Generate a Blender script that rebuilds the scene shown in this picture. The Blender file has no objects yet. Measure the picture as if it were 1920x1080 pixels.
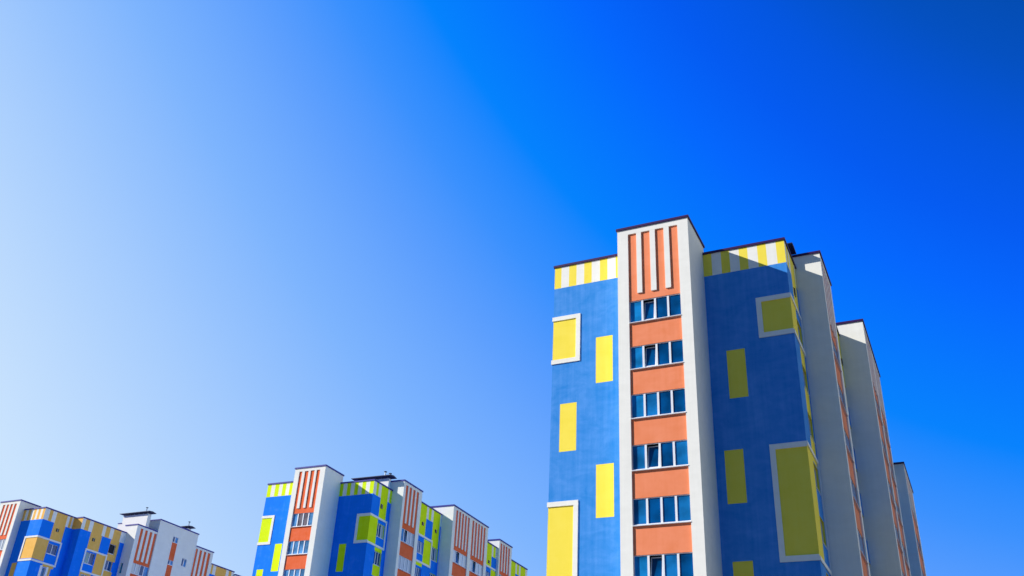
import bpy, math, random
from mathutils import Vector, Matrix
random.seed(7)
scn = bpy.context.scene
COL = scn.collection
R = math.radians

# ------------------------------------------------------------------ materials
def lin(c):
    def f(v):
        v /= 255.0
        return v/12.92 if v <= 0.04045 else ((v+0.055)/1.055)**2.4
    return (f(c[0]), f(c[1]), f(c[2]), 1.0)

def new_mat(name):
    m = bpy.data.materials.new(name); m.use_nodes = True
    nt = m.node_tree
    return m, nt, nt.nodes['Principled BSDF']

def plaster(name, col, var=0.10, rough=0.92, bump=0.25, patch=1.0):
    """painted render: hand-rolled patches, faint trowel streaks, fine grain"""
    m, nt, b = new_mat(name)
    N, K = nt.nodes, nt.links
    tc = N.new('ShaderNodeTexCoord')
    mp = N.new('ShaderNodeMapping'); mp.inputs['Scale'].default_value = (1.0, 1.0, 1.5)
    K.new(tc.outputs['Object'], mp.inputs['Vector'])
    n1 = N.new('ShaderNodeTexNoise'); n1.inputs['Scale'].default_value = 0.75*patch; n1.inputs['Detail'].default_value = 7; n1.inputs['Roughness'].default_value = 0.62; n1.inputs['Distortion'].default_value = 0.6
    K.new(mp.outputs['Vector'], n1.inputs['Vector'])
    mp2 = N.new('ShaderNodeMapping'); mp2.inputs['Scale'].default_value = (1.0, 1.0, 2.4)
    K.new(tc.outputs['Object'], mp2.inputs['Vector'])
    n2 = N.new('ShaderNodeTexNoise'); n2.inputs['Scale'].default_value = 1.3; n2.inputs['Detail'].default_value = 5
    K.new(mp2.outputs['Vector'], n2.inputs['Vector'])
    n3 = N.new('ShaderNodeTexNoise'); n3.inputs['Scale'].default_value = 38; n3.inputs['Detail'].default_value = 3
    K.new(tc.outputs['Object'], n3.inputs['Vector'])
    a = N.new('ShaderNodeMath'); a.operation = 'MULTIPLY_ADD'; a.inputs[1].default_value = 0.40
    K.new(n2.outputs['Fac'], a.inputs[0]); K.new(n1.outputs['Fac'], a.inputs[2])
    a2 = N.new('ShaderNodeMath'); a2.operation = 'MULTIPLY_ADD'; a2.inputs[1].default_value = 0.25
    K.new(n3.outputs['Fac'], a2.inputs[0]); K.new(a.outputs[0], a2.inputs[2])
    mp4 = N.new('ShaderNodeMapping'); mp4.inputs['Scale'].default_value = (3.2, 3.2, 0.16)      # faint rain streaks
    K.new(tc.outputs['Object'], mp4.inputs['Vector'])
    n4 = N.new('ShaderNodeTexNoise'); n4.inputs['Scale'].default_value = 1.6; n4.inputs['Detail'].default_value = 4
    K.new(mp4.outputs['Vector'], n4.inputs['Vector'])
    a3 = N.new('ShaderNodeMath'); a3.operation = 'MULTIPLY_ADD'; a3.inputs[1].default_value = 0.55
    K.new(n4.outputs['Fac'], a3.inputs[0]); K.new(a2.outputs[0], a3.inputs[2])
    mr = N.new('ShaderNodeMapRange'); mr.inputs['From Min'].default_value = 0.85; mr.inputs['From Max'].default_value = 1.45
    mr.inputs['To Min'].default_value = -1; mr.inputs['To Max'].default_value = 1
    K.new(a3.outputs[0], mr.inputs['Value'])
    c = lin(col)
    hsv = N.new('ShaderNodeHueSaturation'); hsv.inputs['Color'].default_value = c
    s1 = N.new('ShaderNodeMath'); s1.operation = 'MULTIPLY_ADD'; s1.inputs[1].default_value = var; s1.inputs[2].default_value = 1
    K.new(mr.outputs[0], s1.inputs[0]); K.new(s1.outputs[0], hsv.inputs['Value'])
    s2 = N.new('ShaderNodeMath'); s2.operation = 'MULTIPLY_ADD'; s2.inputs[1].default_value = -var*0.6; s2.inputs[2].default_value = 1
    K.new(mr.outputs[0], s2.inputs[0]); K.new(s2.outputs[0], hsv.inputs['Saturation'])
    K.new(hsv.outputs['Color'], b.inputs['Base Color'])
    b.inputs['Roughness'].default_value = rough
    b.inputs['Specular IOR Level'].default_value = 0.25
    bp = N.new('ShaderNodeBump'); bp.inputs['Strength'].default_value = bump; bp.inputs['Distance'].default_value = 0.01
    K.new(a2.outputs[0], bp.inputs['Height']); K.new(bp.outputs['Normal'], b.inputs['Normal'])
    return m

def simple(name, col, rough=0.5, metal=0.0, spec=0.5, var=0.06):
    m, nt, b = new_mat(name)
    N, K = nt.nodes, nt.links
    tc = N.new('ShaderNodeTexCoord'); n = N.new('ShaderNodeTexNoise'); n.inputs['Scale'].default_value = 3; n.inputs['Detail'].default_value = 6
    K.new(tc.outputs['Object'], n.inputs['Vector'])
    hsv = N.new('ShaderNodeHueSaturation'); hsv.inputs['Color'].default_value = lin(col)
    s = N.new('ShaderNodeMath'); s.operation = 'MULTIPLY_ADD'; s.inputs[1].default_value = var*4; s.inputs[2].default_value = 1-var*2
    K.new(n.outputs['Fac'], s.inputs[0]); K.new(s.outputs[0], hsv.inputs['Value']); K.new(hsv.outputs['Color'], b.inputs['Base Color'])
    b.inputs['Roughness'].default_value = rough; b.inputs['Metallic'].default_value = metal
    b.inputs['Specular IOR Level'].default_value = spec
    return m

def glass(name, col, rough=0.06, spec=0.8):
    """window pane over a dark room: tinted body, clear-coat reflection, slightly wavy"""
    m, nt, b = new_mat(name)
    N, K = nt.nodes, nt.links
    tc = N.new('ShaderNodeTexCoord'); n = N.new('ShaderNodeTexNoise'); n.inputs['Scale'].default_value = 0.9; n.inputs['Detail'].default_value = 3
    K.new(tc.outputs['Object'], n.inputs['Vector'])
    rp = N.new('ShaderNodeValToRGB'); c = lin(col)
    rp.color_ramp.elements[0].position = 0.35; rp.color_ramp.elements[0].color = tuple(x*0.55 for x in c[:3])+(1,)
    rp.color_ramp.elements[1].position = 0.65; rp.color_ramp.elements[1].color = tuple(min(1, x*1.35) for x in c[:3])+(1,)
    K.new(n.outputs['Fac'], rp.inputs['Fac']); K.new(rp.outputs['Color'], b.inputs['Base Color'])
    b.inputs['Roughness'].default_value = rough; b.inputs['Specular IOR Level'].default_value = spec
    bp = N.new('ShaderNodeBump'); bp.inputs['Strength'].default_value = 0.05; bp.inputs['Distance'].default_value = 0.02
    K.new(n.outputs['Fac'], bp.inputs['Height']); K.new(bp.outputs['Normal'], b.inputs['Normal'])
    return m

def curtain(name, col):
    """pane with a pale curtain hanging right behind it (vertical folds)"""
    m, nt, b = new_mat(name)
    N, K = nt.nodes, nt.links
    tc = N.new('ShaderNodeTexCoord'); mp = N.new('ShaderNodeMapping'); mp.inputs['Scale'].default_value = (9, 9, 0.4)
    K.new(tc.outputs['Object'], mp.inputs['Vector'])
    n = N.new('ShaderNodeTexNoise'); n.inputs['Scale'].default_value = 1; n.inputs['Detail'].default_value = 2
    K.new(mp.outputs['Vector'], n.inputs['Vector'])
    rp = N.new('ShaderNodeValToRGB'); c = lin(col)
    rp.color_ramp.elements[0].position = 0.35; rp.color_ramp.elements[0].color = tuple(x*0.86 for x in c[:3])+(1,)
    rp.color_ramp.elements[1].position = 0.6; rp.color_ramp.elements[1].color = c
    K.new(n.outputs['Fac'], rp.inputs['Fac']); K.new(rp.outputs['Color'], b.inputs['Base Color'])
    b.inputs['Roughness'].default_value = 0.3; b.inputs['Coat Weight'].default_value = 0.8; b.inputs['Coat Roughness'].default_value = 0.05
    return m

WHITE  = plaster('white_render', (245, 242, 230), var=0.05, bump=0.10)
BLUE   = plaster('blue_render', (68, 145, 222), var=0.09, bump=0.15)
BRIGHT = plaster('bright_blue_render', (0, 128, 242), var=0.07, bump=0.15)
DEEP   = BLUE
ORANGE = plaster('orange_render', (246, 144, 100), var=0.05, bump=0.12)
REDOR  = plaster('red_orange_render', (242, 112, 66), var=0.05, bump=0.12)
YELLOW = plaster('yellow_render', (255, 230, 82), var=0.03, bump=0.12)
LIME   = plaster('lime_render', (226, 248, 18), var=0.04, bump=0.12)
AMBER  = plaster('amber_render', (250, 192, 96), var=0.05, bump=0.12)
CAPM   = simple('dark_purple_coping_metal', (52, 12, 76), rough=0.5, spec=0.3)
CAPN   = simple('navy_coping_metal', (36, 34, 140), rough=0.5, spec=0.3)
HOOD   = simple('dark_roof_sheet', (28, 40, 78), rough=0.5, metal=0.2)
FRAME  = simple('white_window_plastic', (236, 238, 240), rough=0.35, var=0.02)
SILLM  = simple('white_sill_metal', (230, 232, 235), rough=0.4, var=0.02)
DARK   = simple('dark_gap', (16, 20, 32), rough=0.8)
ROOFM  = simple('roof_bitumen', (60, 60, 64), rough=0.95)
METAL  = simple('galvanised_steel', (170, 180, 190), rough=0.35, metal=0.7)
VENTM  = simple('vent_brown_grille', (92, 78, 50), rough=0.7)
G_BLUE = glass('glass_sky_blue', (24, 128, 192), spec=0.35)
G_DARK = glass('glass_dark_room', (2, 74, 130), spec=0.35)
G_BLU2 = glass('glass_mid_blue', (22, 108, 168), spec=0.35)
G_LITE = glass('glass_light_blue', (96, 152, 202), spec=0.5)
G_BRWN = glass('glass_brown_blind', (118, 108, 112), spec=0.4)
G_TEAL = glass('glass_teal', (30, 120, 140))
G_CURT = curtain('glass_with_grey_curtain', (176, 186, 196))
G_WHIT = curtain('glass_with_white_curtain', (226, 228, 226))

# ------------------------------------------------------------------ mesh builder
class MB:
    def __init__(s): s.v = []; s.f = []; s.m = []; s.mats = []
    def mi(s, m):
        if m not in s.mats: s.mats.append(m)
        return s.mats.index(m)
    def quad(s, a, b, c, d, m):
        i = len(s.v); s.v += [tuple(a), tuple(b), tuple(c), tuple(d)]; s.f.append((i, i+1, i+2, i+3)); s.m.append(s.mi(m))
    def box(s, x0, x1, y0, y1, z0, z1, m, skip=''):
        p = [(x, y, z) for z in (z0, z1) for y in (y0, y1) for x in (x0, x1)]
        F = {'b': (0, 2, 3, 1), 't': (4, 5, 7, 6), 'f': (0, 1, 5, 4), 'k': (3, 2, 6, 7), 'l': (2, 0, 4, 6), 'r': (1, 3, 7, 5)}
        for k, q in F.items():
            if k not in skip: s.quad(*[p[i] for i in q], m)
    def cyl(s, cx, cy, z0, z1, r, m, n=16):
        ps = [(cx+r*math.cos(2*math.pi*i/n), cy+r*math.sin(2*math.pi*i/n)) for i in range(n)]
        for i in range(n):
            a, b = ps[i], ps[(i+1) % n]
            s.quad((a[0], a[1], z0), (b[0], b[1], z0), (b[0], b[1], z1), (a[0], a[1], z1), m)
            s.quad((a[0], a[1], z1), (b[0], b[1], z1), (cx, cy, z1), (cx, cy, z1+1e-4), m)
    def build(s, name, parent=None, loc=(0, 0, 0)):
        me = bpy.data.meshes.new(name); me.from_pydata(s.v, [], s.f)
        for m in s.mats: me.materials.append(m)
        me.polygons.foreach_set('material_index', s.m); me.validate(); me.update()
        o = bpy.data.objects.new(name, me); COL.objects.link(o); o.location = loc
        if parent: o.parent = parent
        return o

def front(y):  return lambda u, z, d=0: (u, y+d, z)      # facade facing -Y, d = depth inwards
def side(x):   return lambda u, z, d=0: (x-d, u, z)      # facade facing +X
def west(x):   return lambda u, z, d=0: (x+d, u, z)      # facade facing -X

def fbox(mb, P, u0, u1, z0, z1, d0, d1, m):
    """box laid against a facade, between depths d0 (outer) and d1 (inner)"""
    a = [P(u, z, d) for d in (d0, d1) for z in (z0, z1) for u in (u0, u1)]
    for q in ((0, 1, 3, 2), (4, 6, 7, 5), (0, 4, 5, 1), (2, 3, 7, 6), (0, 2, 6, 4), (1, 5, 7, 3)):
        mb.quad(*[a[i] for i in q], m)

def facade(mb, P, u0, u1, z0, z1, base, rects, depth=0.0):
    """one wall plane split into a grid of painted cells; a rect of material None is an opening"""
    us = sorted({round(x, 4) for x in [u0, u1]+[c for r in rects for c in r[:2]] if u0-1e-6 <= x <= u1+1e-6})
    zs = sorted({round(x, 4) for x in [z0, z1]+[c for r in rects for c in r[2:4]] if z0-1e-6 <= x <= z1+1e-6})
    for j in range(len(zs)-1):
        run = None
        for i in range(len(us)-1):
            cu, cz = (us[i]+us[i+1])/2, (zs[j]+zs[j+1])/2
            m = base
            for r in rects:
                if r[0] < cu < r[1] and r[2] < cz < r[3]: m = r[4]
            if run and run[2] is m: run[1] = us[i+1]
            else:
                if run and run[2] is not None: mb.quad(P(run[0], zs[j], depth), P(run[1], zs[j], depth), P(run[1], zs[j+1], depth), P(run[0], zs[j+1], depth), run[2])
                run = [us[i], us[i+1], m]
        if run and run[2] is not None: mb.quad(P(run[0], zs[j], depth), P(run[1], zs[j], depth), P(run[1], zs[j+1], depth), P(run[0], zs[j+1], depth), run[2])

def reveals(mb, P, u0, u1, z0, z1, d0, d1, m):
    mb.quad(P(u0, z0, d0), P(u0, z0, d1), P(u0, z1, d1), P(u0, z1, d0), m)
    mb.quad(P(u1, z0, d1), P(u1, z0, d0), P(u1, z1, d0), P(u1, z1, d1), m)
    mb.quad(P(u0, z1, d0), P(u0, z1, d1), P(u1, z1, d1), P(u1, z1, d0), m)
    mb.quad(P(u0, z0, d1), P(u0, z0, d0), P(u1, z0, d0), P(u1, z0, d1), m)

# ------------------------------------------------------------------ windows
def window(parent, P, u0, u1, z0, z1, n, depth, panes, ajar=None, fw=0.06, mw=0.11):
    """window > pane: white frame with n lights, sill ledge, glass just behind it"""
    fr = MB(); d0, d1 = depth, depth+0.06
    fbox(fr, P, u0, u1, z0, z0+fw*1.3, d0, d1, FRAME)
    fbox(fr, P, u0, u1, z1-fw*0.6, z1, d0, d1, FRAME)
    fbox(fr, P, u0, u0+fw*0.5, z0+fw*1.3, z1-fw*0.6, d0, d1, FRAME)
    fbox(fr, P, u1-fw*0.5, u1, z0+fw*1.3, z1-fw*0.6, d0, d1, FRAME)
    w = (u1-u0)/n
    for k in range(1, n):
        c = u0+k*w
        fbox(fr, P, c-mw/2, c+mw/2, z0+fw*1.3, z1-fw*0.6, d0, d1, FRAME)
    fbox(fr, P, u0-0.0, u1+0.0, z0-0.035, z0, -0.035, depth+0.03, SILLM)   # sill ledge
    gl = MB()
    for k in range(n):
        a, b = u0+k*w, u0+(k+1)*w
        g = panes[k % len(panes)]
        if ajar == k:                      # sash tilted into the room: dark gap on top, own rim
            lean = 0.16
            pa, pb = a+mw/2+0.01, b-mw/2-0.01
            zt, zb = z1-0.08, z0+0.09
            Q = lambda u, z, d=0: P(u, z, depth+0.05+d+lean*(z-zb)/(zt-zb))
            fbox(fr, Q, pa, pa+0.05, zb, zt, 0, 0.03, FRAME); fbox(fr, Q, pb-0.05, pb, zb, zt, 0, 0.03, FRAME)
            fbox(fr, Q, pa+0.05, pb-0.05, zt-0.05, zt, 0, 0.03, FRAME); fbox(fr, Q, pa+0.05, pb-0.05, zb, zb+0.05, 0, 0.03, FRAME)
            gl.quad(Q(pa+0.05, zb+0.05, 0.015), Q(pb-0.05, zb+0.05, 0.015), Q(pb-0.05, zt-0.05, 0.015), Q(pa+0.05, zt-0.05, 0.015), G_DARK)
            gl.quad(P(a, z0, depth+0.30), P(b, z0, depth+0.30), P(b, z1, depth+0.30), P(a, z1, depth+0.30), DARK)
            reveals(gl, P, a, b, z0, z1, depth+0.06, depth+0.30, DARK)
        else:
            gl.quad(P(a, z0, depth+0.045), P(b, z0, depth+0.045), P(b, z1, depth+0.045), P(a, z1, depth+0.045), g)
    o = fr.build('window', parent); gl.build('pane', o)
    return o

def coping(B, x0, x1, y0, y1, ztop, lift=0.0):
    mb = MB(); t = 0.15
    mb.box(x0-0.07, x1+0.07, y0-0.07, y1+0.07, ztop-t+lift, ztop-0.02+lift, CAPM)
    mb.box(x0-0.045, x1+0.045, y0-0.045, y1+0.045, ztop-0.02+lift, ztop+lift, CAPM)
    mb.build('roof_coping', B)

def frame_wrap(B, P, ua, ub, za, zb, w, corner):
    """raised white border round a painted panel on one facade; corner='hi'/'lo' leaves that end open"""
    mb = MB(); o = -0.055
    a = ua if corner != 'lo' else ua; b = ub
    fbox(mb, P, ua, ub, zb-w, zb, o, 0, WHITE); fbox(mb, P, ua, ub, za, za+w, o, 0, WHITE)
    if corner != 'lo': fbox(mb, P, ua, ua+w, za+w, zb-w, o, 0, WHITE)
    if corner != 'hi': fbox(mb, P, ub-w, ub, za+w, zb-w, o, 0, WHITE)
    return mb

def vent(B, P, u0, u1, z0, z1):
    mb = MB(); fbox(mb, P, u0, u1, z0, z1, -0.03, 0.0, VENTM)
    n = 5
    for k in range(n):
        z = z0+(z1-z0)*(k+0.5)/n
        fbox(mb, P, u0+0.04, u1-0.04, z-0.012, z+0.02, -0.06, -0.03, DARK if k % 2 else VENTM)
    fbox(mb, P, (u0+u1)/2-0.02, (u0+u1)/2+0.02, z0, z1, -0.065, -0.03, WHITE)
    mb.build('wall_vent', B)

def vent_head(B, x0, x1, y0, y1, z0, z1, pipes=((0, 0.0, 0.5),), over=0.45, low=None):
    mb = MB(); mb.box(x0, x1, y0, y1, z0, z1, WHITE, skip='b')
    if low: mb.box(low[0], x0, y0, y1, z0, low[1], WHITE, skip='b'); mb.box(low[0]-0.06, x0, y0-0.06, y1+0.06, low[1], low[1]+0.1, CAPM)
    o = mb.build('ventilation_shaft', B)
    h = MB()
    for px in [x0+0.25+i*(x1-x0-0.5)/5 for i in range(6)]:
        h.box(px-0.04, px+0.04, y0+0.08, y0+0.16, z1, z1+0.22, METAL); h.box(px-0.04, px+0.04, y1-0.16, y1-0.08, z1, z1+0.22, METAL)
    xa, xb, ya, yb = x0-over, x1+over, y0-over, y1+over
    ym = (ya+yb)/2
    zb = z1+0.2
    h.box(xa, xb, ya, yb, zb, zb+0.06, HOOD)
    h.quad((xa, ya, zb+0.06), (xb, ya, zb+0.06), (xb, ym, zb+0.16), (xa, ym, zb+0.16), HOOD)
    h.quad((xb, yb, zb+0.06), (xa, yb, zb+0.06), (xa, ym, zb+0.16), (xb, ym, zb+0.16), HOOD)
    h.quad((xb, ya, zb+0.06), (xb, yb, zb+0.06), (xb, ym, zb+0.16), (xb, ym, zb+0.16), HOOD)
    h.quad((xa, yb, zb+0.06), (xa, ya, zb+0.06), (xa, ym, zb+0.16), (xa, ym, zb+0.16), HOOD)
    h.build('metal_hood', o)
    for px, py, ph in pipes:
        p = MB(); p.cyl(px, py, zb+0.1, zb+ph, 0.07, METAL); p.cyl(px, py, zb+ph, zb+ph+0.05, 0.17, HOOD)
        p.build('flue_pipe', o)

def stripes_rects(edges, mats, z0, z1):
    return [(edges[i], edges[i+1], z0, z1, mats[i % len(mats)]) for i in range(len(edges)-1)]

# recessed orange bay with strips and windows, on any facade
def bay(mb, B, P, u0, u1, strips, top, bot, zbase, npan, wtop, panes, ajar=None, dep=0.08, wh=1.37, pitch=2.8, nrow=9, hrow=True):
    """strips: list of (ua,ub) orange bands; between them white bars hang from 'top' to 'bot'"""
    rows = [k for k in range(nrow) if wtop-pitch*k-wh > zbase+0.4]
    holes = [(u0, u1, wtop-pitch*k-wh, wtop-pitch*k, None) for k in rows]
    facade(mb, P, u0, u1, zbase+0.3, top, ORANGE, holes, depth=dep)
    reveals(mb, P, u0, u1, zbase+0.3, top, 0, dep, WHITE)
    for i in range(len(strips)-1):
        a, b = strips[i][1], strips[i+1][0]
        fbox(mb, P, a, b, bot, top-0.001, 0.002, dep-0.001, WHITE)
    for k in rows:
        z1 = wtop-pitch*k; z0 = z1-wh
        reveals(mb, P, u0+0.001, u1-0.001, z0, z1, dep, dep+0.10, ORANGE)
        window(B, P, u0+0.001, u1-0.001, z0+0.001, z1-0.001, npan, dep+0.03, panes(k), ajar(k) if ajar else None)
    return (u0, u1, zbase+0.3, top, None)

# column of loggia openings with windows
def loggia(mb, B, P, u0, u1, wtop, rows, wh, n, panes, rmat, dep=0.12):
    out = []
    for k in rows:
        z1 = wtop-2.8*k; z0 = z1-wh
        out.append((u0, u1, z0, z1, None))
        reveals(mb, P, u0, u1, z0, z1, 0, dep+0.08, rmat)
        window(B, P, u0+0.001, u1-0.001, z0+0.001, z1-0.001, n, dep, panes(k), None, fw=0.07, mw=0.08)
    return out

def empty(name, loc, rz, label, cat, group):
    o = bpy.data.objects.new(name, None); COL.objects.link(o); o.location = loc; o.rotation_euler = (0, 0, rz)
    o['label'] = label; o['category'] = cat; o['group'] = group
    return o

# ================================================================== the two slab blocks of the same design
def slab_building(p, label):
    global BLUE, CAPM, ORANGE
    BLUE, CAPM, ORANGE = p.get('blue', BLUE), p.get('cap', CAPM), p.get('orange', ORANGE)
    ACC = p['ACC']; rnd = random.Random(p['seed'])
    zg = -p['z0']                                    # ground, measured from the top of the first window row
    root = empty('apartment_building', (p['ox'], p['oy'], 0), p['rz'], label, 'apartment building', 'colourful apartment blocks of one estate')
    # local heights are measured from the first window head; a hidden offset is baked into the parts' location
    B = root
    W, E, Dw, Dx, Dt, Ww = p['Wt'], p['Wt']+p['We'], p['Dw'], p['Dx'], p['Dt'], p['Ww']
    Ht, Hw, hs = p['Ht'], p['Hw'], p['hs']
    YB = p['yend']
    cp = 0.12
    # ---- stair tower
    mb = MB(); P = front(0)
    hole = bay(mb, B, P, p['wa'], p['wb'], p['strips'], p['ho'], p['hb'], zg, 4, 0.0, p['panesT'], p['ajarT'])
    facade(mb, P, 0, W, zg, Ht-cp, WHITE, [hole])
    mb.box(0, W, 0, p['Dt'], zg, Ht-cp, WHITE, skip='fb')
    mb.build('tower', B)
    coping(B, 0, W, 0, p['Dt'], Ht)
    # ---- west wing
    mb = MB(); P = front(Dx)
    facade(mb, P, -Ww, 0, zg, Hw-cp, BLUE, p['rectsW'](zg, Hw, hs))
    mb.box(-Ww, 0, Dx, YB, zg, Hw-cp, BLUE, skip='flb')
    facade(mb, west(-Ww), Dx, YB, zg, Hw-cp, BLUE,
           stripes_rects([Dx+i*0.55 for i in range(int((YB-Dx)/0.55)+1)], [WHITE, ACC], hs, Hw))
    mb.build('wall', B)
    coping(B, -Ww, 0, Dx, YB, Hw)
    for (xr, za, zb) in p['framesW']:
        f = frame_wrap(B, P, -Ww, xr, za, zb, 0.26, 'lo')
        f2 = frame_wrap(B, west(-Ww), Dx-0.055, Dx+3.2, za, zb, 0.26, 'lo'); f.v += []
        base = len(f.v); f.v += f2.v; f.f += [tuple(i+base for i in q) for q in f2.f]; f.m += f2.m
        f.build('wall_frame', B)
    # ---- east wing, front and long side
    mb = MB(); P = front(Dw)
    facade(mb, P, W-0.001, E, zg, Hw-cp, BLUE, p['rectsE'](zg, Hw, hs))
    y1 = p['b1']
    S = side(E)
    L0 = Dw
    rs = p['rectsES'](zg, Hw, hs)
    rows = range(0, 10)
    lg = loggia(mb, B, S, L0+1.60, L0+2.98, -0.15, [k for k in rows if -0.15-2.8*k-1.35 > zg+0.3], 1.35, 3, p['panesL'], ACC)
    facade(mb, S, Dw, y1+0.02, zg, Hw-cp, BLUE, rs+lg)
    mb.box(0.002, E, Dw, YB, zg, Hw-cp, BLUE, skip='fbr')
    mb.build('wall', B)
    coping(B, 0, E, Dw, YB, Hw, lift=0.004)
    vent(B, S, L0+1.72, L0+2.14, 1.42, 1.88)
    for (xl, za, zb) in p['framesE']:
        f = frame_wrap(B, P, xl, E, za, zb, 0.28, 'hi')
        f2 = frame_wrap(B, S, Dw-0.055, Dw+3.30, za, zb, 0.2, 'lo')
        base = len(f.v); f.v += f2.v; f.f += [tuple(i+base for i in q) for q in f2.f]; f.m += f2.m
        f.build('wall_frame', B)
    # ---- first projecting block on the long side
    def block(y0, y1, x0, x1, H, bays, top, bot, npan, nstr, pn):
        mb = MB(); S = side(x1); holes = []
        for (ua, ub) in bays:
            w = (ub-ua); ow = w/(nstr+0.62*(nstr-1)); st = [(ua+i*ow*1.62, ua+i*ow*1.62+ow) for i in range(nstr)]
            holes.append(bay(mb, B, S, ua, ub, st, top, bot, zg, npan, 0.0, pn, p['ajarL']))
        facade(mb, S, y0, y1, zg, H-cp, WHITE, holes)
        mb.box(x0, x1, y0, y1, zg, H-cp, WHITE, skip='rb')
        mb.build('projecting_bay', B)
        coping(B, x0, x1, y0, y1, H)
    b1, l1, b2, l2, b3, l3 = p['b1'], p['l1'], p['b2'], p['l2'], p['b3'], p['l3']
    x1, x2, x3 = E+p['p1'], E+p['p2'], E+p['p3']
    block(b1, b1+l1, E-0.5, x1, p['H1'], [(b1+l1*0.115, b1+l1*0.83)], p['H1']-0.44, 0.6, 4, 4, p['panesL2'])
    # ---- painted section between the blocks
    def section(y0, y1, x0, x1, H, full=True):
        mb = MB(); S = side(x1); hs2 = 2.35 if H > 3.5 else H-1.45
        o = y0; r = []; L = y1-y0
        ed = [o-0.3, o+1.45, o+1.90, o+2.54, o+3.03, o+4.62, o+L+0.01]
        r += stripes_rects(ed, [ACC, WHITE, ACC, WHITE, ACC, WHITE], hs2, H)
        r += [(o-0.3, o+1.45, 0.2, hs2+0.01, ACC), (o+3.03, o+4.62, -0.24, hs2+0.01, ACC)]
        zz = 0.1
        r += [(o+1.4, o+3.03, -2.4, 0.1, ACC)]
        k = 0
        z = -2.6
        while z > zg+3:                    # alternating painted blocks further down
            r += [(o-0.1, o+1.4, z-2.8-0.3, z-1.65, ACC if k % 3 != 1 else BLUE), (o+3.2, o+4.72, z+1.1-0.3-2.8+2.6, z+1.1-1.6, ACC if k % 3 != 2 else BLUE)]
            if k % 3 == 2: r += [(o+1.4, o+3.03, z-5.3, z, ACC)]
            z -= 2.8; k += 1
        r += [(o-0.1, o+1.4, -2.95, -2.62, ACC)]
        rowsA = [k for k in range(10) if -0.35-2.8*k-1.3 > zg+0.3]
        lg = loggia(mb, B, S, o+0.10, o+1.38, -0.35, rowsA, 1.3, 3, p['panesL'], BLUE)
        lg += loggia(mb, B, S, o+3.32, o+4.70, -0.25, rowsA, 1.42, 3, p['panesL'], ACC)
        facade(mb, S, y0-0.02, y1+0.02, zg, H-cp, BLUE, r+lg)
        mb.box(x0, x1, y0-0.02, y1+0.02, zg, H-cp, BLUE, skip='rb')
        mb.build('wall', B)
        coping(B, x0, x1-0.0, y0+0.08, y1-0.08, H)
        vent(B, S, o+0.55, o+1.0, H-2.45, H-2.1); vent(B, S, o+3.6, o+4.05, H-2.45, H-2.1)
        f = frame_wrap(B, S, o-0.1, o+3.22, -2.62, 0.36, 0.2, None) if False else frame_wrap(B, S, o+0.01, o+3.22, -2.62, 0.36, 0.2, 'lo')
        f.build('wall_frame', B)
    section(b1+l1, b2, E-1.0, E+p['q2'], p['H2'])
    yb = b2+l2
    block(b2, yb, E-0.5, x2, p['H3'], [(b2+0.075*l2, b2+0.455*l2), (b2+0.535*l2, b2+0.925*l2)], p['H3']-0.40, 0.46, 4, 5, p['panesL3'])
    section(yb, b3, E-1.0, E+p['q3'], p['H2b'])
    block(b3, b3+l3, E-1.5, x3, p['H4'], [(b3+0.10*l3, b3+0.85*l3)], p['H4']-0.42, min(0.4, p['H4']-3.2), 4, 4, p['panesL2'])
    if p['tail']:
        section(b3+l3, b3+l3+5.2, E-1.0, x3-0.03, p['H2b']-0.55)
    # ---- ventilation shaft with its hood on the roof
    vent_head(B, E-4.4, E-0.30, b1-0.50, b1-0.02, Hw-0.2, p['vz'], pipes=((E-0.95, b1-0.30, 0.62), (E-0.42, b1-0.15, 0.42)), over=0.42)
    if p['vent2']:
        vent_head(B, E-3.2, E+0.6, b2+2.2, b2+2.8, Hw-0.2, p['H3']+0.25, pipes=((E-1.2, b2+2.5, 0.6),))
    # heights so far are relative to the first window head: lift every part onto the ground
    for o in root.children: o.location.z += p['z0']
    return root

def seqpanes(tab, default):
    return lambda k: tab.get(k, default)

# ---- big yellow block
def rectsW_A(zg, Hw, hs):
    Y = YELLOW; ed = [-4.54, -4.10, -3.60, -3.12, -2.63, -2.15, -1.63, -1.16, -0.64, -0.14, 0.0]
    r = stripes_rects(ed, [Y, WHITE], hs, Hw)
    r += [(-4.54, -2.95, -2.2, 0.45, Y), (-1.868, -0.864, -3.963, -1.124, Y), (-3.99, -2.994, -7.758, -4.944, Y),
          (-1.836, -0.841, -11.572, -8.702, Y), (-4.54, -2.95, -16.3, -10.7, Y), (-1.84, -0.84, -19.3, -16.4, Y), (-3.99, -2.99, -22.2, -19.4, Y)]
    return r
def rectsE_A(zg, Hw, hs):
    Y = YELLOW; ed = [4.16, 4.67, 5.22, 5.72, 6.27, 6.76, 7.32, 7.82, 8.38, 8.86]
    w = 4.1686
    r = stripes_rects(ed, [Y, WHITE], hs, Hw)
    r += [(w+2.95, 8.86, -1.7, 0.4, Y), (w+.974, w+1.981, -5.191, -2.349, Y), (w+.488, w+1.475, -10.911, -8.063, Y),
          (w+2.95, 8.86, -13.8, -8.2, Y), (w+.533, w+1.524, -16.65, -13.805, Y), (w+.974, w+1.981, -22.5, -19.6, Y), (w+2.95, 8.86, -25, -21.6, Y)]
    return r
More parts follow.
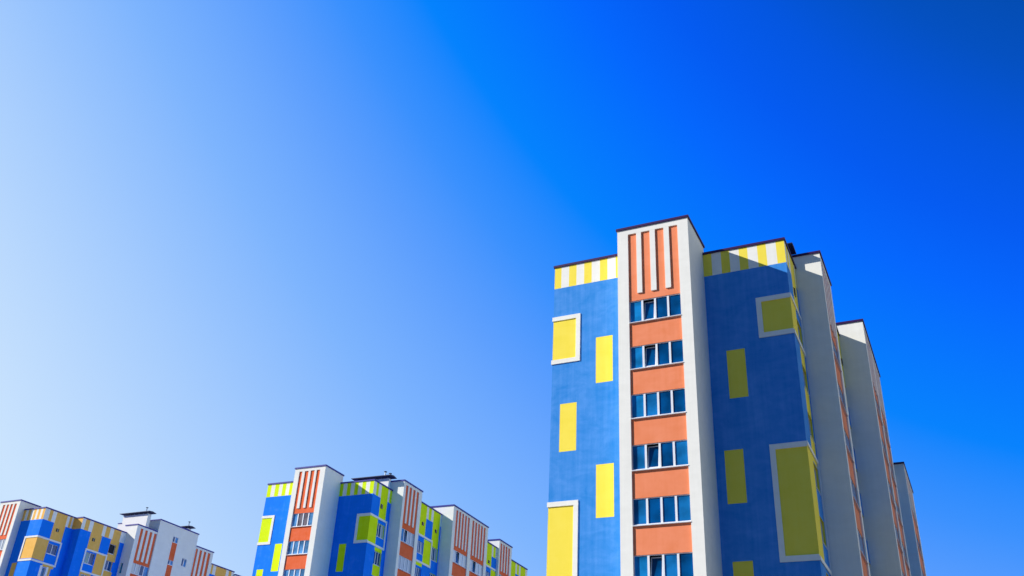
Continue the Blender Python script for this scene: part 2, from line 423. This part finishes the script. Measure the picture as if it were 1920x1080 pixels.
def rectsES_A(zg, Hw, hs):
    Y = YELLOW; o = 3.15
    r = stripes_rects([o, o+0.5, o+1.0, o+1.5, o+2.9, o+3.2, o+3.6], [WHITE, Y, WHITE, Y, WHITE, Y], hs, Hw)
    r += [(o+1.5, o+2.95, 0.6, hs+0.01, Y), (o, o+1.6, -1.7, 0.4, Y), (o, o+1.6, -13.8, -8.2, Y)]
    r += [(o+1.6, o+2.98, -4.3-1.6, -4.3-0.0, Y), (o+1.6, o+2.98, -7.5-1.0, -6.9, Y), (o+1.6, o+2.98, -2.95, -1.9, Y), (o+1.6, o+2.98, -17.1, -15.7, Y), (o+1.6, o+2.98, -19.9, -18.5, Y)]
    return r
A = dict(ACC=YELLOW, seed=3, ox=-15.2837, oy=43.9411, z0=25.7413+1.6, rz=0, Wt=4.1686, We=4.6820, Dw=3.1492, Dx=1.4935, Dt=3.442, Ww=4.5325,
         Ht=4.9029, Hw=4.2053, hs=2.58, yend=46.0, wa=0.635, wb=3.56, strips=[(.62, 1.13), (1.42, 1.93), (2.24, 2.75), (3.06, 3.57)], ho=4.40, hb=0.43,
         panesT=lambda k: [[G_BLUE, G_DARK, G_DARK, G_DARK], [G_BLUE, G_DARK, G_BLU2, G_DARK], [G_BLU2, G_DARK, G_DARK, G_BLU2], [G_BLUE, G_BLU2, G_DARK, G_DARK]][(k*3+k//2) % 4], ajarT=lambda k: 1 if k in (0, 1, 3, 5, 7) else None, ajarL=lambda k: None,
         panesL=lambda k: [G_DARK, G_DARK, G_BLUE], panesL2=lambda k: [G_DARK, G_CURT, G_DARK, G_BLUE], panesL3=lambda k: [G_CURT, G_DARK, G_CURT, G_CURT],
         rectsW=rectsW_A, rectsE=rectsE_A, rectsES=rectsES_A,
         framesW=[(-2.829, -2.431, 0.623), (-2.82, -16.55, -10.53)], framesE=[(4.1686+2.817, -1.880, 0.60), (4.1686+2.8265, -13.974, -8.007)],
         b1=6.594, p1=1.4839, H1=5.0275, l1=4.1766, q2=1.17, H2=3.62, b2=15.0836, p2=2.7592, H3=4.4339, l2=9.3374, q3=1.17, H2b=1.45, b3=37.5229, p3=2.8375, H4=2.2353, l3=8.2133,
         tail=False, vent2=False, vz=5.12)
slab_building(A, 'tall blue and yellow apartment block with white striped orange tower filling the right side')

# ---- lime block in the middle distance
def rectsW_M(zg, Hw, hs):
    Y = LIME; ed = [-4.18, -3.68, -3.2, -2.68, -2.25, -1.78, -1.35, -0.9, -0.45, 0.0]
    r = stripes_rects(ed, [Y, WHITE], hs, Hw)
    r += [(-4.18, -2.8, -2.4, 0.25, Y), (-1.95, -1.06, -5.38, -2.6, Y), (-3.71, -2.90, -8.0, -5.1, Y), (-1.95, -1.06, -12, -9, Y), (-4.18, -2.8, -17, -11.3, Y), (-1.95, -1.06, -19.3, -16.4, Y), (-3.7, -2.9, -22.2, -19.4, Y)]
    return r
def rectsE_M(zg, Hw, hs):
    Y = LIME; w = 3.7473
    ed = [3.74, 4.16, 4.62, 5.08, 5.54, 6.00, 6.46, 6.92, 7.38, 7.87]
    r = stripes_rects(ed, [Y, WHITE], hs, Hw)
    r += [(w+2.65, 7.87, -2.4, 0.2, Y), (w+.858, w+1.69, -5.317, -2.55, Y), (w+.45, w+1.3, -11, -8.1, Y), (w+2.65, 7.87, -14, -8.2, Y), (w+.858, w+1.69, -17, -14, Y)]
    return r
def rectsES_M(zg, Hw, hs):
    Y = LIME; o = 3.056
    r = stripes_rects([o, o+0.55, o+1.02, o+1.56, o+2.93, o+3.27, o+3.75], [WHITE, Y, WHITE, Y, WHITE, Y], hs, Hw)
    r += [(o+1.56, o+2.95, 0.3, hs+0.01, Y), (o, o+1.56, -2.4, 0.25, Y), (o+1.56, o+2.98, -2.95, -2.6, Y), (o+1.56, o+2.98, -5.4, -4.3, Y),
          (o, o+1.56, -14, -8.2, Y), (o+1.56, o+2.98, -8.3, -7.1, Y), (o+1.56, o+2.98, -17.1, -15.7, Y)]
    return r
M = dict(ACC=LIME, blue=BRIGHT, cap=CAPN, orange=REDOR, seed=5, ox=-62.0453, oy=76.1247, z0=26.8086+1.6, rz=0.0256, Wt=3.7473, We=4.1169, Dw=3.056, Dx=1.2527, Dt=3.3507, Ww=4.1727,
         Ht=4.9021, Hw=3.9665, hs=2.4578, yend=34.0, wa=0.56, wb=3.12, strips=[(.51, .92), (1.24, 1.70), (1.97, 2.43), (2.70, 3.13)], ho=4.43, hb=0.52,
         panesT=seqpanes({0: [G_LITE, G_BRWN, G_BRWN, G_LITE]}, [G_LITE, G_LITE, G_LITE, G_LITE]), ajarT=lambda k: None, ajarL=lambda k: 1 if k == 0 else None,
         panesL=seqpanes({0: [G_DARK, G_DARK, G_CURT], 1: [G_DARK, G_DARK, G_DARK]}, [G_CURT, G_DARK, G_CURT]), panesL2=seqpanes({0: [G_BLUE, G_DARK, G_CURT, G_CURT]}, [G_CURT, G_CURT, G_CURT, G_CURT]),
         panesL3=lambda k: [G_WHIT, G_WHIT, G_WHIT, G_WHIT] if k == 0 else [G_CURT, G_WHIT, G_CURT, G_WHIT],
         rectsW=rectsW_M, rectsE=rectsE_M, rectsES=rectsES_M,
         framesW=[(-2.62, -2.60, 0.435), (-2.62, -17.3, -11.1)], framesE=[(3.7473+2.549, -2.577, 0.425), (3.7473+2.549, -14.2, -8.0)],
         b1=6.7699, p1=1.3654, H1=5.006, l1=4.0161, q2=1.335, H2=3.8508, b2=15.6982, p2=2.7974, H3=4.8457, l2=9.268, q3=2.765, H2b=3.1088, b3=27.7659, p3=3.0916, H4=4.1003, l3=3.7923,
         tail=True, vent2=False, vz=5.12)
slab_building(M, 'blue and lime green apartment block with an orange striped tower in the middle distance')

# ================================================================== the amber block at the far left
def amber_building():
    zg = -(28.3851+1.6); ACC = AMBER
    B = empty('apartment_building', (-110.8236, 79.3909, 0), 0.0043, 'blue and amber apartment block with white stair block, at the left edge', 'apartment building', 'colourful apartment blocks of one estate')
    W, E = 3.5684, 7.3839; cp = 0.12
    Ht, Hw, hs = 4.9348, 3.93, 2.40
    # tower
    mb = MB(); P = front(0)
    hole = bay(mb, B, P, 0.55, 3.05, [(.55, .97), (1.25, 1.67), (1.94, 2.36), (2.63, 3.05)], 4.45, 0.5, zg, 4, 0.0, lambda k: [G_CURT, G_BLUE, G_CURT, G_CURT])
    facade(mb, P, 0, W, zg, Ht-cp, WHITE, [hole]); mb.box(0, W, 0, 3.07, zg, Ht-cp, WHITE, skip='fb'); mb.build('tower', B)
    coping(B, 0, W, 0, 3.07, Ht)
    # west wing (mostly out of the picture)
    mb = MB(); facade(mb, front(1.0), -4, 0, zg, Hw-cp, BLUE, stripes_rects([-4+i*0.5 for i in range(9)], [ACC, WHITE], hs, Hw)+[(-4, -2.4, -2.6, 0.3, ACC)])
    mb.box(-4, 0, 1.0, 34, zg, Hw-cp, BLUE, skip='fb'); mb.build('wall', B); coping(B, -4, 0, 1.0, 34, Hw)
    # east wing
    y0, y1 = 0.9237, 5.7313
    mb = MB(); P = front(y0); S = side(E)
    ed = [3.56, 4.0, 4.44, 4.94, 5.42, 5.84, 6.18, 6.62, 6.98, 7.39]
    r = stripes_rects(ed, [ACC, WHITE], hs, Hw)+[(5.4, 7.39, -2.4, 0.15, ACC), (4.25, 5.1, -5.8, -2.85, ACC), (4.25, 5.1, -11.6, -8.6, ACC)]
    facade(mb, P, W, E, zg, Hw-cp, BLUE, r)
    r = stripes_rects([y0, 1.67, 2.16, 2.74, 4.43, 4.83, 5.2, 5.46, 5.75], [WHITE, ACC, WHITE, ACC, WHITE, ACC, WHITE, ACC], hs, Hw)
    r += [(2.70, 4.50, 0.35, hs+0.01, ACC), (y0, 2.72, -2.4, 0.15, ACC), (2.75, 4.4, -3.0, -2.62, ACC), (2.5, 2.85, -9, -2.9, WHITE), (3.45, 3.75, -9, -2.9, WHITE), (3.75, 4.1, -9, -2.9, ACC)]
    lg = loggia(mb, B, S, 2.78, 4.30, -0.12, [0], 1.25, 2, lambda k: [G_DARK, G_DARK, G_BLUE], BLUE)
    lg += loggia(mb, B, S, 2.9, 3.4, -3.05+2.8, range(1, 9), 2.0, 1, lambda k: [G_BLUE], WHITE)
    facade(mb, S, y0, y1+0.02, zg, Hw-cp, BLUE, r+lg); mb.box(0, E, y0, 34, zg, Hw-cp, BLUE, skip='fbr'); mb.build('wall', B)
    coping(B, 0, E, y0, 34, Hw, lift=0.004)
    vent(B, S, 3.25, 3.70, 1.45, 1.85)
    f = frame_wrap(B, P, 5.156, E, -2.70, 0.36, 0.22, 'hi'); f2 = frame_wrap(B, S, y0-0.055, 4.66, -2.70, 0.36, 0.2, 'lo')
    base = len(f.v); f.v += f2.v; f.f += [tuple(i+base for i in q) for q in f2.f]; f.m += f2.m; f.build('wall_frame', B)
    # second, stepped-out section
    X2 = E+1.3218; ya, yb = 5.7313, 13.2806
    mb = MB(); P = front(ya); S = side(X2)
    facade(mb, P, E-0.5, X2, zg, Hw-cp, BLUE, [(E-0.5, X2+0.01, hs, Hw, ACC)])
    r = stripes_rects([ya, 6.27, 6.94, 7.57, 9.23, 9.75, 10.48, 11.12, 12.37, 13.4], [WHITE, ACC, WHITE, ACC, WHITE, ACC, WHITE, ACC, WHITE], hs, Hw)
    r += [(7.5, 9.40, 0.3, hs+0.01, ACC), (10.96, 12.5, -0.3, hs+0.01, ACC), (9.25, 10.9, -2.4, 0.15, ACC), (10.96, 12.45, -2.9, -1.6, ACC), (7.4, 9.2, -3.4, -2.6, ACC), (10.96, 12.45, -5.8, -4.4, ACC)]
    lg = loggia(mb, B, S, 7.62, 9.10, -0.05, range(0, 8), 1.45, 2, lambda k: [G_TEAL, G_DARK], BLUE)
    lg += loggia(mb, B, S, 11.0, 12.2, -0.30, range(0, 8), 1.27, 2, lambda k: [G_DARK, G_DARK], ACC)
    lg += loggia(mb, B, S, 10.98, 12.05, 1.85, [0], 1.25, 1, lambda k: [DARK], ACC)
    facade(mb, S, ya, yb+0.02, zg, Hw-cp, BLUE, r+lg); mb.box(E-0.5, X2, ya, yb+0.02, zg, Hw-cp, BLUE, skip='frb'); mb.build('wall', B)
    coping(B, E-0.5, X2, ya, yb-0.08, Hw, lift=0.008)
    vent(B, S, 7.95, 8.40, 1.40, 1.80)
    f = frame_wrap(B, S, 7.32, 11.0, -2.62, 0.3, 0.2, None); f.build('wall_frame', B)
    # projecting striped block
    X3 = E+3.0057
    mb = MB(); S = side(X3); Pf = front(13.2806)
    hole = bay(mb, B, S, 13.98, 16.97, [(13.98, 14.42), (14.83, 15.28), (15.68, 16.13), (16.5, 16.97)], 4.54, 0.4, zg, 4, 0.0, lambda k: [G_CURT, G_CURT, G_DARK, G_BLUE])
    facade(mb, S, 13.2806, 16.99, zg, 4.98-cp, WHITE, [hole])
    lg = loggia(mb, B, Pf, 8.95, 9.45, -0.12, range(0, 8), 1.45, 1, lambda k: [G_TEAL], WHITE)
    facade(mb, Pf, 8.2, X3, zg, 4.98-cp, WHITE, lg)
    mb.box(8.2, X3, 13.2806, 16.99, zg, 4.98-cp, WHITE, skip='frb'); mb.build('projecting_bay', B)
    coping(B, 8.2, X3, 13.2806, 16.9, 4.98)
    # high white stair block
    X4 = E+3.0776; H5 = 6.68
    mb = MB(); S = side(X4)
    wins = [(20.0, 21.0, 4.27, 5.07), (22.57, 23.5, 1.55, 2.65)]
    for k in range(0, 8): wins.append((20.0, 21.0, 1.2-2.8*k, 1.82-2.8*k))
    for k in range(1, 8): wins.append((22.57, 23.5, 1.55-2.8*k, 2.65-2.8*k))
    r = [(20.0, 21.0, zg+1, 4.27, ORANGE)]
    for (a, b, c, e) in wins:
        r.append((a, b, c, e, None)); reveals(mb, S, a, b, c, e, 0, 0.14, WHITE)
        window(B, S, a+0.001, b-0.001, c+0.001, e-0.001, 2, 0.08, [G_DARK, G_BLUE], None)
    facade(mb, S, 16.9971, 24.7617, zg, H5-cp, WHITE, r)
    mb.box(7.6, X4, 16.9971, 24.7617, zg, H5-cp, WHITE, skip='rb'); mb.build('stair_block', B)
    coping(B, 7.6, X4, 16.9971, 24.7617, H5)
    # second striped block and painted tail
    X5 = E+3.1366
    mb = MB(); S = side(X5)
    hole = bay(mb, B, S, 24.80, 27.90, [(24.80, 25.21), (25.62, 26.08), (26.5, 26.98), (27.34, 27.90)], 4.56, 0.4, zg, 4, 0.0, lambda k: [G_CURT, G_DARK, G_CURT, G_BLUE])
    facade(mb, S, 24.765, 28.45, zg, 4.98-cp, WHITE, [hole]); mb.box(8.2, X5, 24.765, 28.45, zg, 4.98-cp, WHITE, skip='rb'); mb.build('projecting_bay', B)
    coping(B, 8.2, X5, 24.85, 28.45, 4.98)
    X6 = E+3.10
    mb = MB(); S = side(X6)
    r = stripes_rects([28.4, 28.62, 29.01, 29.65, 31.9, 32.5, 33.1, 33.7], [WHITE, ACC, WHITE, ACC, WHITE, ACC, WHITE], 1.87, 3.36)+[(30.0, 31.8, 0, 1.88, ACC)]
    facade(mb, S, 28.4, 33.65, zg, 3.36-cp, BLUE, r); mb.box(7, X6, 28.4, 33.65, zg, 3.36-cp, BLUE, skip='rb'); mb.build('wall', B)
    coping(B, 7, X6, 28.53, 33.65, 3.36)
    mb = MB(); mb.box(7, X6+0.3, 33.66, 40, zg, 2.95-cp, WHITE, skip='b'); mb.build('wall', B); coping(B, 7, X6+0.3, 33.75, 40, 2.98)
    vent_head(B, 5.1, 9.66, 15.3, 15.9, Hw-0.2, 7.0, pipes=((8.95, 15.5, 0.72),), over=0.42, low=(4.45, 5.95))
    vent_head(B, 6.6, 9.62, 23.3, 23.9, 6.4, 7.15, pipes=((9.3, 23.6, 0.8),), over=0.42)
    for o in B.children: o.location.z += -zg
    return B
amber_building()

# ------------------------------------------------------------------ ground
def ground():
    m, nt, b = new_mat('ground_pale_dusty_concrete')
    N, K = nt.nodes, nt.links
    tc = N.new('ShaderNodeTexCoord'); n = N.new('ShaderNodeTexNoise'); n.inputs['Scale'].default_value = 0.05; n.inputs['Detail'].default_value = 10
    K.new(tc.outputs['Object'], n.inputs['Vector'])
    rp = N.new('ShaderNodeValToRGB'); rp.color_ramp.elements[0].color = (0.24, 0.23, 0.20, 1); rp.color_ramp.elements[1].color = (0.36, 0.345, 0.30, 1)
    rp.color_ramp.elements[0].position = 0.4; rp.color_ramp.elements[1].position = 0.6
    K.new(n.outputs['Fac'], rp.inputs['Fac']); K.new(rp.outputs['Color'], b.inputs['Base Color']); b.inputs['Roughness'].default_value = 0.95
    mb = MB(); s = 3000
    mb.quad((-s, -s, 0), (s, -s, 0), (s, s, 0), (-s, s, 0), m)
    o = mb.build('ground'); o['kind'] = 'structure'
    am, ant, ab = new_mat('added_dark_ground')
    tn = ant.nodes.new('ShaderNodeTexNoise'); tn.inputs['Scale'].default_value = 0.6; tn.inputs['Detail'].default_value = 9
    tcc = ant.nodes.new('ShaderNodeTexCoord'); ant.links.new(tcc.outputs['Object'], tn.inputs['Vector'])
    tr = ant.nodes.new('ShaderNodeValToRGB'); tr.color_ramp.elements[0].color = (0.035, 0.036, 0.038, 1); tr.color_ramp.elements[1].color = (0.075, 0.075, 0.073, 1)
    ant.links.new(tn.outputs['Fac'], tr.inputs['Fac']); ant.links.new(tr.outputs['Color'], ab.inputs['Base Color']); ab.inputs['Roughness'].default_value = 0.9
    mb = MB(); mb.quad((-45, -260, 0.004), (140, -260, 0.004), (140, 105, 0.004), (-45, 105, 0.004), am)  # dark sheet out of view, added to cut ground bounce onto the near block
    o = mb.build('unseen_dark_ground'); o['kind'] = 'structure'
    pv = simple('pavement_concrete', (176, 170, 158), rough=0.95)
    mb = MB()
    mb.box(-24, 2, 36, 43.5, 0, 0.13, pv, skip='b')
    o = mb.build('pavement'); o['kind'] = 'structure'
ground()

# ------------------------------------------------------------------ sun and sky
sd = Vector((-0.7557, -0.4318, 0.4923)).normalized()
sl = bpy.data.lights.new('sun', 'SUN'); sl.energy = 5.0; sl.angle = R(0.5); sl.color = (1.0, 0.97, 0.93)
so = bpy.data.objects.new('sun', sl); COL.objects.link(so); so.rotation_euler = sd.to_track_quat('Z', 'Y').to_euler()
w = bpy.data.worlds.new('World'); scn.world = w; w.use_nodes = True
nt = w.node_tree; N, K = nt.nodes, nt.links
bg = N['Background']
sky = N.new('ShaderNodeTexSky'); sky.sky_type = 'NISHITA'; sky.sun_disc = False
sky.sun_elevation = math.asin(sd.z); sky.sun_rotation = math.atan2(sd.x, sd.y)
sky.air_density = 1.0; sky.dust_density = 0.6; sky.ozone_density = 3.0
geo = N.new('ShaderNodeTexCoord')
nrm = N.new('ShaderNodeVectorMath'); nrm.operation = 'NORMALIZE'; K.new(geo.outputs['Generated'], nrm.inputs[0])
sx = N.new('ShaderNodeSeparateXYZ'); K.new(nrm.outputs['Vector'], sx.inputs[0])
def mth(op, a, b, c=None):
    n = N.new('ShaderNodeMath'); n.operation = op
    for k, v in enumerate((a, b, c)):
        if v is None: continue
        if isinstance(v, (int, float)): n.inputs[k].default_value = v
        else: K.new(v, n.inputs[k])
    return n.outputs[0]
X_, Y_, Z_ = sx.outputs
t_ = mth('MULTIPLY_ADD', X_, -0.107, 1.068)
t_ = mth('MULTIPLY_ADD', Y_, -0.297, t_)
t_ = mth('MULTIPLY_ADD', Z_, -0.772, t_)
t_ = mth('MULTIPLY_ADD', mth('MULTIPLY', Z_, Z_), -0.089, t_)
t_ = mth('MULTIPLY_ADD', mth('MULTIPLY', X_, Z_), -0.593, t_)
rp = N.new('ShaderNodeValToRGB'); rp.color_ramp.interpolation = 'LINEAR'
stops = [(58, (0, 76, 178)), (67, (0, 80, 194)), (80, (0, 86, 226)), (92, (0, 91, 243)), (104, (0, 103, 255)), (130, (0, 131, 255)), (145, (58, 145, 255)),
         (160, (94, 160, 255)), (180, (126, 181, 255)), (195, (152, 196, 255)), (210, (176, 211, 255)), (229, (204, 229, 255))]
e = rp.color_ramp.elements
while len(e) < len(stops): e.new(0.5)
for i, (g, c) in enumerate(stops): e[i].position = g/255.0; e[i].color = lin(c)
K.new(t_, rp.inputs['Fac'])
mul = N.new('ShaderNodeVectorMath'); mul.operation = 'SCALE'; mul.inputs['Scale'].default_value = 0.10
K.new(sky.outputs['Color'], mul.inputs[0])
mx = N.new('ShaderNodeMix'); mx.data_type = 'RGBA'; mx.inputs['Factor'].default_value = 0.02
K.new(rp.outputs['Color'], mx.inputs['A']); K.new(mul.outputs['Vector'], mx.inputs['B'])
# unseen bright patch added to the sky at right, fills the shaded right-facing walls
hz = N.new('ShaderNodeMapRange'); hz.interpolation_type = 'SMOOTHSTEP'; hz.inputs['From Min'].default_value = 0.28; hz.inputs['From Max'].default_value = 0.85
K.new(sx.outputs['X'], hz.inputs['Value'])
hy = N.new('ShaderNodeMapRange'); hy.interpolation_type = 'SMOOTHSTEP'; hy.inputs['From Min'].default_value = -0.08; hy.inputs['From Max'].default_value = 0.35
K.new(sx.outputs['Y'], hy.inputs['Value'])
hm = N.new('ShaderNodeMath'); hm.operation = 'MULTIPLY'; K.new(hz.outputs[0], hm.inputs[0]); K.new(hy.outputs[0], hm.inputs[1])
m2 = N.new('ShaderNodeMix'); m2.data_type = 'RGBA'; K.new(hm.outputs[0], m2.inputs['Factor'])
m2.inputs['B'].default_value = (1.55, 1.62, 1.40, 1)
# unseen sky behind the viewer, overridden with duller blue to darken front-face shade
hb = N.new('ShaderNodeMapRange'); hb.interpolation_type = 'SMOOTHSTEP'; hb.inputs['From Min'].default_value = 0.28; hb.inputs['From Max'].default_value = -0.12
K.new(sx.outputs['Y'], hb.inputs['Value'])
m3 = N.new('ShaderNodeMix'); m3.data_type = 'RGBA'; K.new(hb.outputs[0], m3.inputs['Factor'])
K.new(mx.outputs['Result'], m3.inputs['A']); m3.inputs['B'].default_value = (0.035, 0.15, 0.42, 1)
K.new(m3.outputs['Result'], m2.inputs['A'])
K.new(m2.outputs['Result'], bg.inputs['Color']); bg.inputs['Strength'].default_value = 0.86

# ------------------------------------------------------------------ camera
f_px, yaw, pitch, roll = 1776.9441, -0.4629, 0.5187, 0.0541
fw = Vector((math.sin(yaw)*math.cos(pitch), math.cos(yaw)*math.cos(pitch), math.sin(pitch)))
rt = Vector((math.cos(yaw), -math.sin(yaw), 0)); up = rt.cross(fw)
r2 = rt*math.cos(roll)+up*math.sin(roll); u2 = -rt*math.sin(roll)+up*math.cos(roll)
cd = bpy.data.cameras.new('camera'); co = bpy.data.objects.new('camera', cd); COL.objects.link(co)
m = Matrix((r2, u2, -fw)).transposed().to_4x4(); m.translation = Vector((0, 0, 1.6)); co.matrix_world = m
cd.sensor_width = 36; cd.lens = 36*f_px/1920; cd.clip_start = 0.1; cd.clip_end = 6000
scn.camera = co
scn.view_settings.view_transform = 'Standard'; scn.view_settings.look = 'None'; scn.view_settings.exposure = 0.22; scn.view_settings.gamma = 1.0
